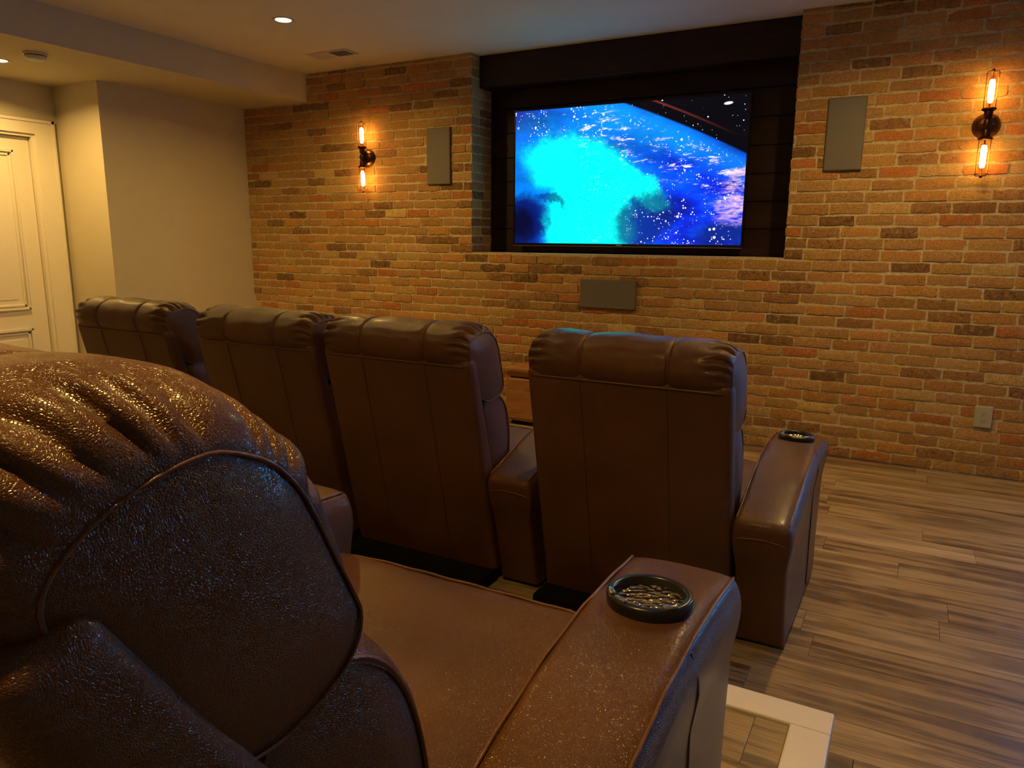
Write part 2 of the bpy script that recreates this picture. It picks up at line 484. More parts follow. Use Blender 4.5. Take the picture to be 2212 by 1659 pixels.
class MB:
    """collects verts / faces of one mesh"""
    def __init__(s):
        s.v, s.f = [], []
    def add(s, vs, fs):
        k = len(s.v)
        s.v += [tuple(p) for p in vs]
        s.f += [tuple(i + k for i in f) for f in fs]
        return s
    def box(s, x0, x1, y0, y1, z0, z1):
        vs = [(x, y, z) for x in (x0, x1) for y in (y0, y1) for z in (z0, z1)]
        return s.add(vs, [(0, 1, 3, 2), (4, 6, 7, 5), (0, 4, 5, 1), (2, 3, 7, 6), (0, 2, 6, 4), (1, 5, 7, 3)])
    def tube(s, pts, r, n=8, closed=False, caps=True):
        pts = [Vector(p) for p in pts]
        m_ = len(pts)
        rings = []
        up = None
        for i, p in enumerate(pts):
            a = pts[(i - 1) % m_] if (closed or i > 0) else p
            b_ = pts[(i + 1) % m_] if (closed or i < m_ - 1) else p
            t = (b_ - a)
            t = t.normalized() if t.length > 1e-9 else Vector((0, 0, 1))
            if up is None:
                up = Vector((0, 0, 1)) if abs(t.z) < 0.9 else Vector((1, 0, 0))
            sd = t.cross(up)
            if sd.length < 1e-6:
                sd = t.cross(Vector((1, 0, 0)))
            sd.normalize()
            up = sd.cross(t).normalized()
            rr = r(i / max(1, m_ - 1)) if callable(r) else r
            rings.append([p + rr * (math.cos(2 * math.pi * k / n) * sd + math.sin(2 * math.pi * k / n) * up) for k in range(n)])
        vs = [q for rg in rings for q in rg]
        fs = []
        for i in range(m_ if closed else m_ - 1):
            j = (i + 1) % m_
            for k in range(n):
                k2 = (k + 1) % n
                fs.append((i * n + k, i * n + k2, j * n + k2, j * n + k))
        if caps and not closed:
            fs.append(tuple(range(n - 1, -1, -1)))
            fs.append(tuple((m_ - 1) * n + k for k in range(n)))
        return s.add(vs, fs)
    def lathe(s, prof, n=24, M=None, caps=True):
        vs = []
        for (r, z) in prof:
            for k in range(n):
                a = 2 * math.pi * k / n
                p = Vector((r * math.cos(a), r * math.sin(a), z))
                vs.append(M @ p if M else p)
        fs = []
        for i in range(len(prof) - 1):
            for k in range(n):
                k2 = (k + 1) % n
                fs.append((i * n + k, i * n + k2, (i + 1) * n + k2, (i + 1) * n + k))
        if caps:
            if prof[0][0] > 1e-5:
                fs.append(tuple(range(n - 1, -1, -1)))
            if prof[-1][0] > 1e-5:
                fs.append(tuple((len(prof) - 1) * n + k for k in range(n)))
        return s.add(vs, fs)
    def rings(s, rgs, caps=True):
        n = len(rgs[0])
        fs = []
        for i in range(len(rgs) - 1):
            for k in range(n):
                k2 = (k + 1) % n
                fs.append((i * n + k, i * n + k2, (i + 1) * n + k2, (i + 1) * n + k))
        if caps:
            fs.append(tuple(range(n - 1, -1, -1)))
            fs.append(tuple((len(rgs) - 1) * n + k for k in range(n)))
        return s.add([p for rg in rgs for p in rg], fs)
    def mesh(s, name, mat=None, smooth=False, bevel=0.0, seg=2, fn=None, angle=None):
        me = bpy.data.meshes.new(name)
        vs = [fn(p) for p in s.v] if fn else s.v
        me.from_pydata(vs, [], s.f)
        bm = bmesh.new()
        bm.from_mesh(me)
        bmesh.ops.remove_doubles(bm, verts=bm.verts, dist=1e-6)
        bmesh.ops.recalc_face_normals(bm, faces=bm.faces)
        if bevel > 0:
            bmesh.ops.bevel(bm, geom=list(bm.edges), offset=bevel, segments=seg, profile=0.5, affect='EDGES', clamp_overlap=True)
        for f in bm.faces:
            f.smooth = smooth
        if angle is not None:
            for e in bm.edges:
                if len(e.link_faces) == 2 and e.calc_face_angle(0) > angle:
                    e.smooth = False
        bm.to_mesh(me)
        bm.free()
        if mat:
            me.materials.append(MATS[mat])
        return me
    def obj(s, name, mat, parent=None, **kw):
        return link(name, s.mesh(name, mat, **kw), parent)

def catmull(pts, n, closed=True):
    P = [Vector(p) for p in pts]
    m_ = len(P)
    out = []
    segs = m_ if closed else m_ - 1
    fine = []
    for i in range(segs):
        g = lambda k: P[k % m_] if closed else P[max(0, min(m_ - 1, k))]
        p0, p1, p2, p3 = g(i - 1), g(i), g(i + 1), g(i + 2)
        for j in range(24):
            t = j / 24
            fine.append(0.5 * ((2 * p1) + (-p0 + p2) * t + (2 * p0 - 5 * p1 + 4 * p2 - p3) * t * t + (-p0 + 3 * p1 - 3 * p2 + p3) * t ** 3))
    fine.append(fine[0] if closed else P[-1])
    L = [0]
    for a, b_ in zip(fine, fine[1:]):
        L.append(L[-1] + (b_ - a).length)
    tot = L[-1]
    cnt = n if closed else n - 1
    k = 0
    for i in range(n):
        t = tot * i / cnt
        while k < len(L) - 2 and L[k + 1] < t:
            k += 1
        u = 0 if L[k + 1] == L[k] else (t - L[k]) / (L[k + 1] - L[k])
        out.append(fine[k].lerp(fine[k + 1], min(1, u)))
    return out, tot

# ================================================================== ROOM
WT = 0.12
def struct(name, mb, mat, **kw):
    o = mb.obj(name, mat, **kw)
    o['kind'] = 'structure'
    return o

NX0, NX1, NZ0, ND = -2.939, -0.719, 1.19, 0.28          # television niche
MY = 0.002                                               # mortar face
wf = MB()
wf.box(ROOM_XL - WT, NX0, MY, MY + 0.34, 0, ZC + 0.1)
wf.box(NX1, NX1 + 0.3, MY, MY + 0.34, 0, ZC + 0.1)
wf.box(NX1 + 0.3, WIN['x0'], MY, MY + 0.16, 0, ZC + 0.1)
wf.box(WIN['x1'], ROOM_XR + WT, MY, MY + 0.16, 0, ZC + 0.1)
wf.box(WIN['x0'], WIN['x1'], MY, MY + 0.16, 0, WIN['z0'])
wf.box(WIN['x0'], WIN['x1'], MY, MY + 0.16, WIN['z1'], ZC + 0.1)
wf.box(NX0, NX1, MY, MY + 0.34, 0, NZ0)
wall_front = struct('wall_front', wf, 'mortar')

# niche back of dark boards
nb_ = MB()
nb_.box(NX0 - 0.05, NX1 + 0.05, ND + 0.02, MY + 0.40, NZ0 - 0.05, ZC + 0.1)
wall_niche = struct('wall_niche', nb_, 'dark_wood')
zz = NZ0 + 0.002
rows = 8
bh = (ZC - NZ0 - 0.004) / rows
for i in range(rows):
    MB().box(NX0 + 0.001, NX1 - 0.001, ND, ND + 0.019, zz + i * bh + 0.002, zz + (i + 1) * bh - 0.002).obj('board', 'dark_wood', wall_niche, bevel=0.002, seg=1)
# header beam across the top of the niche
hb = MB().box(NX0 + 0.004, NX1 - 0.002, 0.105, ND - 0.001, 2.365, ZC - 0.001)
struct('trim_1', hb, 'dark_wood', bevel=0.006)

ce = MB().box(XB, ROOM_XR + WT, ROOM_YB - WT, MY, ZC, ZC + 0.1)
ce.box(NX0, NX1, MY, ND + 0.02, ZC, ZC + 0.1)
ceiling = struct('ceiling', ce, 'ceiling_paint')
bk = MB().box(ROOM_XL - WT, XB, ROOM_YB - WT, MY, ZB, ZC + 0.1)
struct('ceiling_bulkhead', bk, 'wall_paint')
YJ = -1.32
wl = MB().box(XL - WT, XL, YJ, MY, 0, ZB)
wl.box(ROOM_XL, XL - WT, YJ, YJ + WT, 0, ZB)
struct('wall_left', wl, 'wall_paint')
DY0, DY1, DZ = -2.36, -1.495, 2.01        # door opening
wd = MB().box(ROOM_XL - WT, ROOM_XL, DY1 + 0.0, YJ + WT, 0, ZB)
wd.box(ROOM_XL - WT, ROOM_XL, ROOM_YB, DY0, 0, ZB)
wd.box(ROOM_XL - WT, ROOM_XL, DY0, DY1, DZ, ZB)
struct('wall_left_door', wd, 'wall_paint')
struct('wall_back', MB().box(ROOM_XL - WT, ROOM_XR + WT, ROOM_YB - WT, ROOM_YB, 0, ZC), 'wall_paint')
struct('wall_right', MB().box(ROOM_XR, ROOM_XR + WT, ROOM_YB, MY, 0, ZC), 'wall_paint')

# window in the brick wall, out of the picture to the right; it lets the cool daylight in
wn = empty('window_1', ((WIN['x0'] + WIN['x1']) / 2, MY + 0.08, WIN['z0']))
wn['kind'] = 'structure'
hw, hh = (WIN['x1'] - WIN['x0']) / 2, WIN['z1'] - WIN['z0']
fr = MB()
for a, b_ in ((-hw, -hw + 0.04), (hw - 0.04, hw), (-0.018, 0.018)):
    fr.box(a, b_, -0.025, 0.025, 0, hh)
fr.box(-hw, hw, -0.025, 0.025, 0, 0.04); fr.box(-hw, hw, -0.025, 0.025, hh - 0.04, hh)
fr.obj('window_frame', 'white_trim', wn)
for s_ in (-1, 1):
    MB().box(min(s_ * 0.018, s_ * (hw - 0.04)), max(s_ * 0.018, s_ * (hw - 0.04)), -0.003, 0.003, 0.04, hh - 0.04).obj('pane', 'window_glass', wn)

# door in the left wall
dr = empty('door_1', (ROOM_XL, (DY0 + DY1) / 2, 0))
dr['kind'] = 'structure'
yc = (DY0 + DY1) / 2
cs = MB()
CT = 0.022
cs.box(0, CT, DY1 - yc, -1.352 - yc, 0, DZ + 0.105)
cs.box(0, CT, DY0 - 0.14 - yc, DY0 - yc, 0, DZ + 0.105)
cs.box(0, CT, DY0 - yc, DY1 - yc, DZ, DZ + 0.105)
cs.box(CT, CT + 0.008, -1.352 - 0.022 - yc, -1.352 - yc, 0, DZ + 0.105)
cs.box(CT, CT + 0.008, DY0 - 0.14 - yc, -1.352 - yc, DZ + 0.083, DZ + 0.105)
cs.obj('door_casing', 'door_paint', dr, bevel=0.002, seg=1)
MB().box(-WT - 0.03, -WT, DY0 - 0.05 - yc, DY1 + 0.05 - yc, 0, DZ + 0.05).obj('door_light_block', 'door_paint', dr)  # unseen box added behind the slab to keep sky light out of gaps
jm = MB()
jm.box(-WT, 0.004, DY1 - 0.02 - yc, DY1 - yc, 0, DZ)
jm.box(-WT, 0.004, DY0 - yc, DY0 + 0.02 - yc, 0, DZ)
jm.box(-WT, 0.004, DY0 + 0.02 - yc, DY1 - 0.02 - yc, DZ - 0.02, DZ)
jm.obj('door_jamb', 'door_paint', dr)
sl = MB()
SY0, SY1 = DY0 + 0.025 - yc, DY1 - 0.025 - yc
sl.box(-0.075, -0.035, SY0, SY1, 0.01, DZ - 0.025)
slab = sl.obj('door_slab', 'door_paint', dr)
for (z0, z1) in ((0.20, 0.60), (0.745, 1.885)):
    pn = MB()
    y0, y1 = SY0 + 0.12, SY1 - 0.12
    for k, (ins, d0) in enumerate(((0.0, 0.016), (0.024, 0.009))):
        t = 0.014
        a0, a1, c0, c1 = y0 + ins, y1 - ins, z0 + ins, z1 - ins
        for bx_ in ((a0, a1, c0, c0 + t), (a0, a1, c1 - t, c1), (a0, a0 + t, c0, c1), (a1 - t, a1, c0, c1)):
            pn.box(-0.036, -0.035 + d0, bx_[0], bx_[1], bx_[2], bx_[3])
    pn.box(-0.036, -0.032, y0 + 0.075, y1 - 0.075, z0 + 0.075, z1 - 0.075)
    pn.obj('door_panel', 'door_paint', dr, bevel=0.0015, seg=1)
kn = MB()
Mk = Matrix.Translation((-0.035, SY0 + 0.06, 1.0)) @ Matrix.Rotation(math.radians(90), 4, 'Y')
kn.lathe([(0.028, 0), (0.028, 0.006), (0.012, 0.01), (0.012, 0.035), (0.026, 0.045), (0.028, 0.06), (0.018, 0.07), (0, 0.072)], 20, Mk)
kn.obj('door_handle', 'silver', dr, smooth=True)

# ------------------------------------------------------------------ bricks
CH, BL, JT = 0.0656, 0.206, 0.0125
TONES = [((0.43, 0.255, 0.095), 0.12, 36), ((0.45, 0.225, 0.075), 0.12, 24), ((0.40, 0.225, 0.088), 0.35, 18),
         ((0.44, 0.155, 0.050), 0.12, 8), ((0.50, 0.34, 0.145), 0.0, 9), ((0.27, 0.142, 0.06), 0.8, 12), ((0.17, 0.090, 0.042), 1.0, 9)]
_tw = [t[2] for t in TONES]
def brick_geo(rng, w, h, axis):
    """a rough brick face w by h, front face towards -Y (axis 'y') or +X (axis 'x'); local origin at its centre"""
    nx, nz = max(3, int(w / 0.030)), 3
    vs, fs = [], []
    ox = rng.uniform(0, 100)
    proud = 0.0056 + rng.uniform(-0.0028, 0.0028)
    tilt = rng.uniform(-0.0015, 0.0015)
    def P(u, v, d):
        return (u, -d, v) if axis == 'y' else (d, u, v)
    for j in range(nz + 1):
        for i in range(nx + 1):
            a, c_ = i / nx, j / nz
            u, v = (a - 0.5) * w, (c_ - 0.5) * h
            ej, ei = j in (0, nz), i in (0, nx)
            if ej:
                v += (noise.noise((u * 28 + ox, j * 3.1, 0)) * 0.0078 + noise.noise((u * 80 + ox, j * 7.1, 3)) * 0.0028)
            if ei:
                u += noise.noise((v * 60 + ox, i * 2.3, 5)) * 0.006
            if ei and ej:
                u *= 0.988; v *= 0.955
            d = proud + noise.noise((u * 22 + ox, v * 30, 9)) * 0.0016 + tilt * (a - 0.5) * 2 - (0.0016 if (ei or ej) else 0)
            vs.append(P(u, v, d))
    R_ = nx + 1
    for j in range(nz):
        for i in range(nx):
            q = (j * R_ + i, j * R_ + i + 1, (j + 1) * R_ + i + 1, (j + 1) * R_ + i)
            fs.append(q)
    rim = [i for i in range(R_)] + [j * R_ + nx for j in range(1, nz + 1)] + [nz * R_ + i for i in range(nx - 1, -1, -1)] + [j * R_ for j in range(nz - 1, 0, -1)]
    k = len(vs)
    for idx in rim:
        p = vs[idx]
        if axis == 'y':
            vs.append((p[0] * 1.003, 0.006, p[2] * 1.02))
        else:
            vs.append((-0.006, p[1] * 1.003, p[2] * 1.02))
    for a in range(len(rim)):
        b2 = (a + 1) % len(rim)
        fs.append((rim[b2], rim[a], k + a, k + b2))
    return vs, fs

def pick_tone(rng):
    base, dk, _ = rng.choices(TONES, _tw)[0]
    f = rng.uniform(0.82, 1.16)
    return (base[0] * f, base[1] * f * rng.uniform(0.94, 1.06), base[2] * f * rng.uniform(0.9, 1.1), dk * rng.uniform(0.6, 1.0))

def set_tone(me, cols):
    ca = me.color_attributes.new('tone', 'FLOAT_COLOR', 'POINT')
    flat = [x for c_ in cols for x in c_]
    ca.data.foreach_set('color', flat)
    me.color_attributes.active_color = ca

rng = random.Random(11)
bricks = []                # (centre, w, h, axis)
ncourse = int(math.ceil(ZC / CH))
for r_i in range(ncourse):
    z0 = r_i * CH + JT * 0.5
    z1 = min((r_i + 1) * CH - JT * 0.5, ZC - 0.002)
    if z1 - z0 < 0.015:
        continue
    zc = (z0 + z1) / 2
    spans = [(XL + 0.002 if zc < ZB else XB + 0.002, ROOM_XR - 0.002)]
    if z1 > NZ0:
        a, b_ = spans[0]
        spans = [(a, NX0), (NX1, b_)]
    if z1 > WIN['z0'] and z0 < WIN['z1']:
        a, b_ = spans.pop()
        spans += [(a, WIN['x0']), (WIN['x1'], b_)]
    off = (0.5 if r_i % 2 else 0.0) * BL + rng.uniform(-0.04, 0.04)
    for (a, b_) in spans:
        x = -6.2 + off
        while x < b_:
            L = BL + rng.uniform(-0.010, 0.010)
            x0, x1 = max(x, a) + JT * 0.4, min(x + L, b_) - JT * 0.4
            if x < a:
                x0 = a
            if x + L > b_:
                x1 = b_
            if x1 - x0 > 0.03:
                bricks.append((((x0 + x1) / 2, MY, zc + rng.uniform(-0.002, 0.002)), x1 - x0, (z1 - z0) * rng.uniform(0.92, 1.04), 'y'))
            x += L
    if z1 > NZ0 + 0.02:                         # left return of the niche
        k = rng.uniform(0.10, 0.18)
        for (y0, y1) in ((MY, k), (k + JT, ND)):
            bricks.append(((NX0, (y0 + y1) / 2, zc), y1 - y0, z1 - z0, 'x'))
        bricks.append(((NX1, (MY + ND) / 2, zc), ND - MY, z1 - z0, 'xr'))

def brick_size(bk_):
    (cx, cy, cz), w, h, ax = bk_
    p = project((cx, cy, cz))
    if p is None or not (-10 < p[0] < W_PX + 10 and -10 < p[1] < H_PX + 10) or ax != 'y':
        return 0.0
    # behind the seats
    if 160 < p[0] < 1625 and p[1] > 690 and not (1090 < p[0] < 1145 and p[1] < 800):
        return 0.0
    return w * h / (p[2] ** 2)
order = sorted(range(len(bricks)), key=lambda i: -brick_size(bricks[i]))
singles = set(order[:300])
acc_v, acc_f, acc_c = [], [], []
for i, ((cx, cy, cz), w, h, ax) in enumerate(bricks):
    vs, fs = brick_geo(rng, w, h, 'y' if ax == 'y' else 'x')
    if ax == 'xr':
        vs = [(-p[0], p[1], p[2]) for p in vs]
        fs = [tuple(reversed(f)) for f in fs]
    tone = pick_tone(rng)
    if i in singles:
        me = bpy.data.meshes.new('brick')
        me.from_pydata(vs, [], fs)
        set_tone(me, [tone] * len(vs))
        me.materials.append(MATS['brick'])
        o = link('brick', me, wall_front)
        o.location = (cx, cy, cz)
    else:
        k = len(acc_v)
        acc_v += [(p[0] + cx, p[1] + cy, p[2] + cz) for p in vs]
        acc_f += [tuple(q + k for q in f) for f in fs]
        acc_c += [tone] * len(vs)
me = bpy.data.meshes.new('brickwork')
me.from_pydata(acc_v, [], acc_f)
set_tone(me, acc_c)
me.materials.append(MATS['brick'])
bw = link('brickwork', me, wall_front)
bw['kind'] = 'stuff'

# ------------------------------------------------------------------ floor planks
RISER_Z, RX1, RY1 = 0.19, -0.069, -3.02
PW, PL = 0.152, 1.22
flo = MB().box(ROOM_XL - WT, ROOM_XR + WT, ROOM_YB - WT, MY + 0.1, -0.1, -0.006)
floor = struct('floor', flo, 'black_fabric')
PT = [(0.21, 0.155, 0.085), (0.30, 0.205, 0.095), (0.19, 0.118, 0.052), (0.40, 0.285, 0.145), (0.115, 0.068, 0.032), (0.34, 0.235, 0.115), (0.24, 0.158, 0.078), (0.48, 0.36, 0.21), (0.15, 0.092, 0.042)]
def plank(parent, x0, x1, y0, y1, z, rng):
    me = MB().box(x0 - (x0 + x1) / 2, x1 - (x0 + x1) / 2, y0 - (y0 + y1) / 2, y1 - (y0 + y1) / 2, -0.005, 0.0).mesh('plank', 'plank', bevel=0.0006, seg=1)
    t = rng.choice(PT)
    f = rng.uniform(0.85, 1.15)
    set_tone(me, [(t[0] * f, t[1] * f, t[2] * f, 1.0)] * len(me.vertices))
    o = link('plank', me, parent)
    o.location = ((x0 + x1) / 2, (y0 + y1) / 2, z)
rng = random.Random(5)
def lay(parent, xa, xb, ya, yb, z, rng, pw=PW, hole=None):
    y = yb
    while y - 0.01 > ya:
        y0 = max(ya, y - pw)
        x = xa - rng.uniform(0, PL)
        while x < xb:
            x0, x1 = max(x, xa), min(x + PL, xb)
            if x1 - x0 > 0.02:
                plank(parent, x0 + 0.0006, x1 - 0.0006, y0 + 0.0006, y - 0.0006, z, rng)
            x += PL
        y = y0
lay(floor, XL, ROOM_XR, RY1 - 0.0, -0.006, 0.0, rng)                     # in front of the platform
lay(floor, RX1 + 0.001, ROOM_XR, ROOM_YB, RY1, 0.0, rng)                  # beside it
lay(floor, ROOM_XL, XL, RY1, YJ, 0.0, rng)

rz_ = MB().box(ROOM_XL + 0.001, RX1 - 0.004, ROOM_YB + 0.001, RY1 - 0.004, -0.005, RISER_Z - 0.012)
riser = struct('floor_riser', rz_, 'white_trim')
BWD = 0.088
for (x0, x1, y0, y1) in ((ROOM_XL + 0.002, RX1, RY1 - BWD, RY1), (RX1 - BWD, RX1, ROOM_YB + 0.002, RY1 - BWD)):
    MB().box(x0, x1, y0, y1, RISER_Z - 0.03, RISER_Z).obj('trim_board', 'white_trim', riser, bevel=0.004)
lay(riser, ROOM_XL + 0.002, RX1 - BWD - 0.001, ROOM_YB + 0.002, RY1 - BWD - 0.001, RISER_Z - 0.006, random.Random(9), 0.19)

bbx = MB().box(XL + 0.0, XL + 0.012, YJ, -0.01, 0, 0.1)
struct('baseboard_left', bbx, 'white_trim')

# ================================================================== CEILING FITTINGS
def downlight(x, y, z, label, watt, visible_spread=155):
    t = empty('downlight', (x, y, z))
    tag(t, label, 'light', 'recessed ceiling lights')
    MB().lathe([(0.047, -0.001), (0.062, -0.0045), (0.068, -0.003), (0.069, 0.0), (0.047, 0.0)], 32, None, False).obj('trim_ring', 'white_plastic', t, smooth=True)
    MB().lathe([(0.0, -0.0070), (0.025, -0.0062), (0.042, -0.0035), (0.048, -0.0008)], 32, None, False).obj('lens', 'lamp_lens', t, smooth=True)
    ld = bpy.data.lights.new('downlight_beam', 'AREA')
    ld.shape = 'DISK'
    ld.size = 0.09
    ld.energy = watt
    ld.color = LAMP_COL
    ld.spread = math.radians(visible_spread)
    lo = bpy.data.objects.new('downlight_beam', ld)
    C.objects.link(lo)
    lo.parent = t
    lo.location = (0, 0, -0.012)
    return t
downlight(-3.54, -1.20, ZC, 'recessed round ceiling light near the brick wall, over the row of recliners', LAMP_W)
downlight(-5.22, -1.97, ZB, 'recessed round light in the low bulkhead ceiling beside the smoke detector', LAMP_W * 0.75)
downlight(-0.12, -1.20, ZC, 'recessed ceiling light above the open floor in front of the right wall lamp', LAMP_W)
downlight(-0.75, -4.35, ZC, 'recessed ceiling light above the recliner on the platform', LAMP_W * 0.75, 140)
downlight(-3.54, -4.85, ZC, 'recessed ceiling light above the left end of the platform', LAMP_W * 0.38, 145)

t = empty('smoke_detector', (-4.82, -1.97, ZB))
tag(t, 'small white round smoke detector on the bulkhead ceiling', 'smoke detector')
MB().lathe([(0.066, 0.0), (0.067, -0.012), (0.064, -0.014)], 32).obj('base', 'white_plastic', t, smooth=True, angle=0.6)
MB().lathe([(0.058, -0.014), (0.060, -0.022), (0.054, -0.036), (0.04, -0.043), (0.0, -0.044)], 32).obj('cover', 'white_plastic', t, smooth=True)
MB().lathe([(0.059, -0.014), (0.0605, -0.0165), (0.059, -0.019)], 32, None, False).obj('vent_gap', 'vent_dark', t)

# air register
t = empty('ceiling_vent', (-3.855, -0.42, ZC), 0.0)
tag(t, 'white metal air register on the ceiling above the left wall lamp', 'vent')
VL, VW = 0.16, 0.062
f = MB()
f.box(-VL - 0.02, VL + 0.02, -VW - 0.02, -VW, -0.006, 0); f.box(-VL - 0.02, VL + 0.02, VW, VW + 0.02, -0.006, 0)
f.box(-VL - 0.02, -VL, -VW, VW, -0.006, 0); f.box(VL, VL + 0.02, -VW, VW, -0.006, 0); f.box(-0.01, 0.01, -VW, VW, -0.006, 0)
f.obj('vent_frame', 'vent_metal', t, bevel=0.0015, seg=1)
MB().box(-VL, VL, -VW, VW, -0.0012, -0.0004).obj('vent_shade_sheet', 'vent_dark', t)  # flat dark sheet: shade of the duct opening put into its colour
for k in range(20):
    side = -1 if k < 10 else 1
    xk = (-VL + 0.012 + (k % 10) * 0.0145) if side < 0 else (0.018 + (k % 10) * 0.0145)
    sm = MB().box(-0.0075, 0.0075, -VW, VW, -0.0006, 0.0006).mesh('slat', 'vent_metal') if k == 0 else None
    if k == 0:
        slat_me = sm
    o = link('slat', slat_me, t)
    o.location = (xk, 0, -0.0062)
    o.rotation_euler = (0, math.radians(38 * side), 0)
    if side > 0:
        o.scale = (0.42, 1, 1)

# ================================================================== WALL FITTINGS
def wall_speaker(x0, x1, z0, z1, label, horizontal=False):
    cx, cz = (x0 + x1) / 2, (z0 + z1) / 2
    t = empty('wall_speaker', (cx, MY, cz))
    tag(t, label, 'speaker', 'flush wall speakers')
    w, h = x1 - x0, z1 - z0
    MB().box(-w / 2, w / 2, -0.022, 0.0, -h / 2, h / 2).obj('speaker_frame', 'grille_frame', t, bevel=0.003)
    MB().box(-w / 2 + 0.004, w / 2 - 0.004, -0.0245, -0.020, -h / 2 + 0.004, h / 2 - 0.004).obj('grille', 'grille', t, bevel=0.0015, seg=1)
wall_speaker(-3.322, -3.113, 1.686, 2.093, 'tall grey wall speaker between the left wall lamp and the television niche')
wall_speaker(-0.541, -0.341, 1.690, 2.091, 'tall grey wall speaker between the television niche and the right wall lamp')
wall_speaker(-2.043, -1.641, 0.826, 1.021, 'wide grey wall speaker set low in the brick below the television')

# outlet
t = empty('wall_outlet', (0.399, MY, 0.341))
tag(t, 'small grey electrical outlet plate low on the brick wall', 'outlet')
MB().box(-0.043, 0.043, -0.018, 0.0, -0.060, 0.060).obj('plate', 'outlet_plastic', t, bevel=0.004)
for dz in (-0.02, 0.02):
    s_ = MB()
    Ms = Matrix.Translation((0, -0.018, dz)) @ Matrix.Rotation(math.radians(90), 4, 'X')
    s_.lathe([(0.0165, 0), (0.0165, 0.0015), (0.0, 0.0015)], 20, Ms)
    so = s_.obj('socket', 'outlet_plastic', t)
    MB().box(-0.008, -0.0055, -0.0202, -0.0190, dz - 0.003, dz + 0.006).box(0.0055, 0.008, -0.0202, -0.0190, dz - 0.003, dz + 0.006).box(-0.0025, 0.0025, -0.0202, -0.0190, dz - 0.0125, dz - 0.008).obj('slot', 'outlet_slot', so)

# cage wall lamps
SC_D = 0.085
def build_sconce(x, z, label):
    t = empty('wall_lamp', (x, MY, z))
    tag(t, label, 'wall lamp', 'caged filament wall lamps')
    RX = Matrix.Rotation(math.radians(90), 4, 'X')        # local z -> -y
    MB().lathe([(0.064, 0.0), (0.066, 0.006), (0.064, 0.012), (0.060, 0.022), (0.050, 0.036), (0.034, 0.046), (0.016, 0.050), (0.0, 0.051)], 36, RX).obj('wall_plate', 'bronze', t, smooth=True)
    a = MB().tube([(0, -0.045, 0), (0, -SC_D, 0)], 0.013, 16)
    a.lathe([(0.0, -0.024), (0.017, -0.02), (0.021, 0.0), (0.017, 0.02), (0.0, 0.024)], 20, Matrix.Translation((0, -SC_D, 0)))
    a.obj('arm', 'bronze', t, smooth=True, angle=0.8)
    for s_ in (-1, 1):
        MB().tube([(s_ * 0.013, -SC_D, 0), (s_ * 0.034, -SC_D, 0)], 0.004, 10).obj('thumb_screw', 'bronze', t, smooth=True, angle=0.8)
    for s_ in (-1, 1):
        Ms = Matrix.Translation((0, -SC_D, 0)) @ (Matrix.Identity(4) if s_ > 0 else Matrix.Rotation(math.pi, 4, 'X'))
        so = MB().lathe([(0.011, 0.016), (0.012, 0.026), (0.019, 0.03), (0.021, 0.040), (0.021, 0.062), (0.027, 0.066), (0.034, 0.070), (0.034, 0.075), (0.022, 0.078), (0.0, 0.078)], 24, Ms).obj('socket', 'bronze', t, smooth=True, angle=0.7)
        c_ = MB()
        H0, H1, CR = 0.073, 0.258, 0.031
        for k in range(6):
            an = math.pi / 6 + k * math.pi / 3
            ca, sa = math.cos(an), math.sin(an)
            c_.tube([Ms @ Vector((CR * ca, CR * sa, H0)), Ms @ Vector((CR * ca, CR * sa, H1 - 0.006)), Ms @ Vector((CR * 0.9 * ca, CR * 0.9 * sa, H1)), Ms @ Vector((0, 0, H1 + 0.002))], 0.0014, 6)
        for hz in (H0 + 0.004, H1 - 0.01):
            c_.tube([Ms @ Vector((CR * math.cos(q * math.pi / 12), CR * math.sin(q * math.pi / 12), hz)) for q in range(24)], 0.0015, 6, True)
        c_.lathe([(0.009, H1), (0.008, H1 + 0.004), (0.004, H1 + 0.011), (0.0, H1 + 0.012)], 12, Ms)
        c_.obj('cage', 'cage_wire', t, smooth=True)
        bu = MB().lathe([(0.012, 0.078), (0.0155, 0.092), (0.0165, 0.11), (0.0165, 0.215), (0.013, 0.232), (0.006, 0.240), (0.0, 0.242)], 24, Ms).obj('bulb', 'bulb_glass', t, smooth=True)
        MB().lathe([(0.0, 0.103), (0.0100, 0.107), (0.0125, 0.125), (0.0125, 0.20), (0.0095, 0.216), (0.0, 0.220)], 16, Ms).obj('filament', 'bulb_glow', bu, smooth=True)
    return t
build_sconce(-3.885, 1.905, 'double caged filament wall lamp on the brick near the left corner')
build_sconce(0.239, 1.893, 'double caged filament wall lamp on the brick at the far right')

# television
TX0, TX1, TZ0, TZ1, TY = -2.690, -1.012, 1.252, 2.205, 0.19
t = empty('television', ((TX0 + TX1) / 2, TY, TZ0))
tag(t, 'large flat television showing a blue planet from space, in the dark niche', 'television')
w, h = TX1 - TX0, TZ1 - TZ0
bz = 0.010
MB().box(-w / 2, w / 2, 0.006, 0.05, -0.008, h).box(-w / 2 + 0.25, w / 2 - 0.25, 0.05, ND - TY - 0.001, 0.2, h - 0.2).obj('housing', 'tv_black', t, bevel=0.003, seg=1)
bzm = MB()
bzm.box(-w / 2, w / 2, 0, 0.008, -0.008, bz); bzm.box(-w / 2, w / 2, 0, 0.008, h - bz, h)
bzm.box(-w / 2, -w / 2 + bz, 0, 0.008, bz, h - bz); bzm.box(w / 2 - bz, w / 2, 0, 0.008, bz, h - bz)
bzm.obj('bezel', 'tv_black', t)
MB().box(-w / 2, w / 2, -0.0015, 0.004, -0.011, -0.007).obj('bottom_trim', 'silver', t)
MB().box(-0.022, 0.022, -0.0015, 0.001, -0.002, 0.004).obj('maker_mark', 'tv_mark', t)
tv_material(w - 2 * bz, h - 2 * bz)
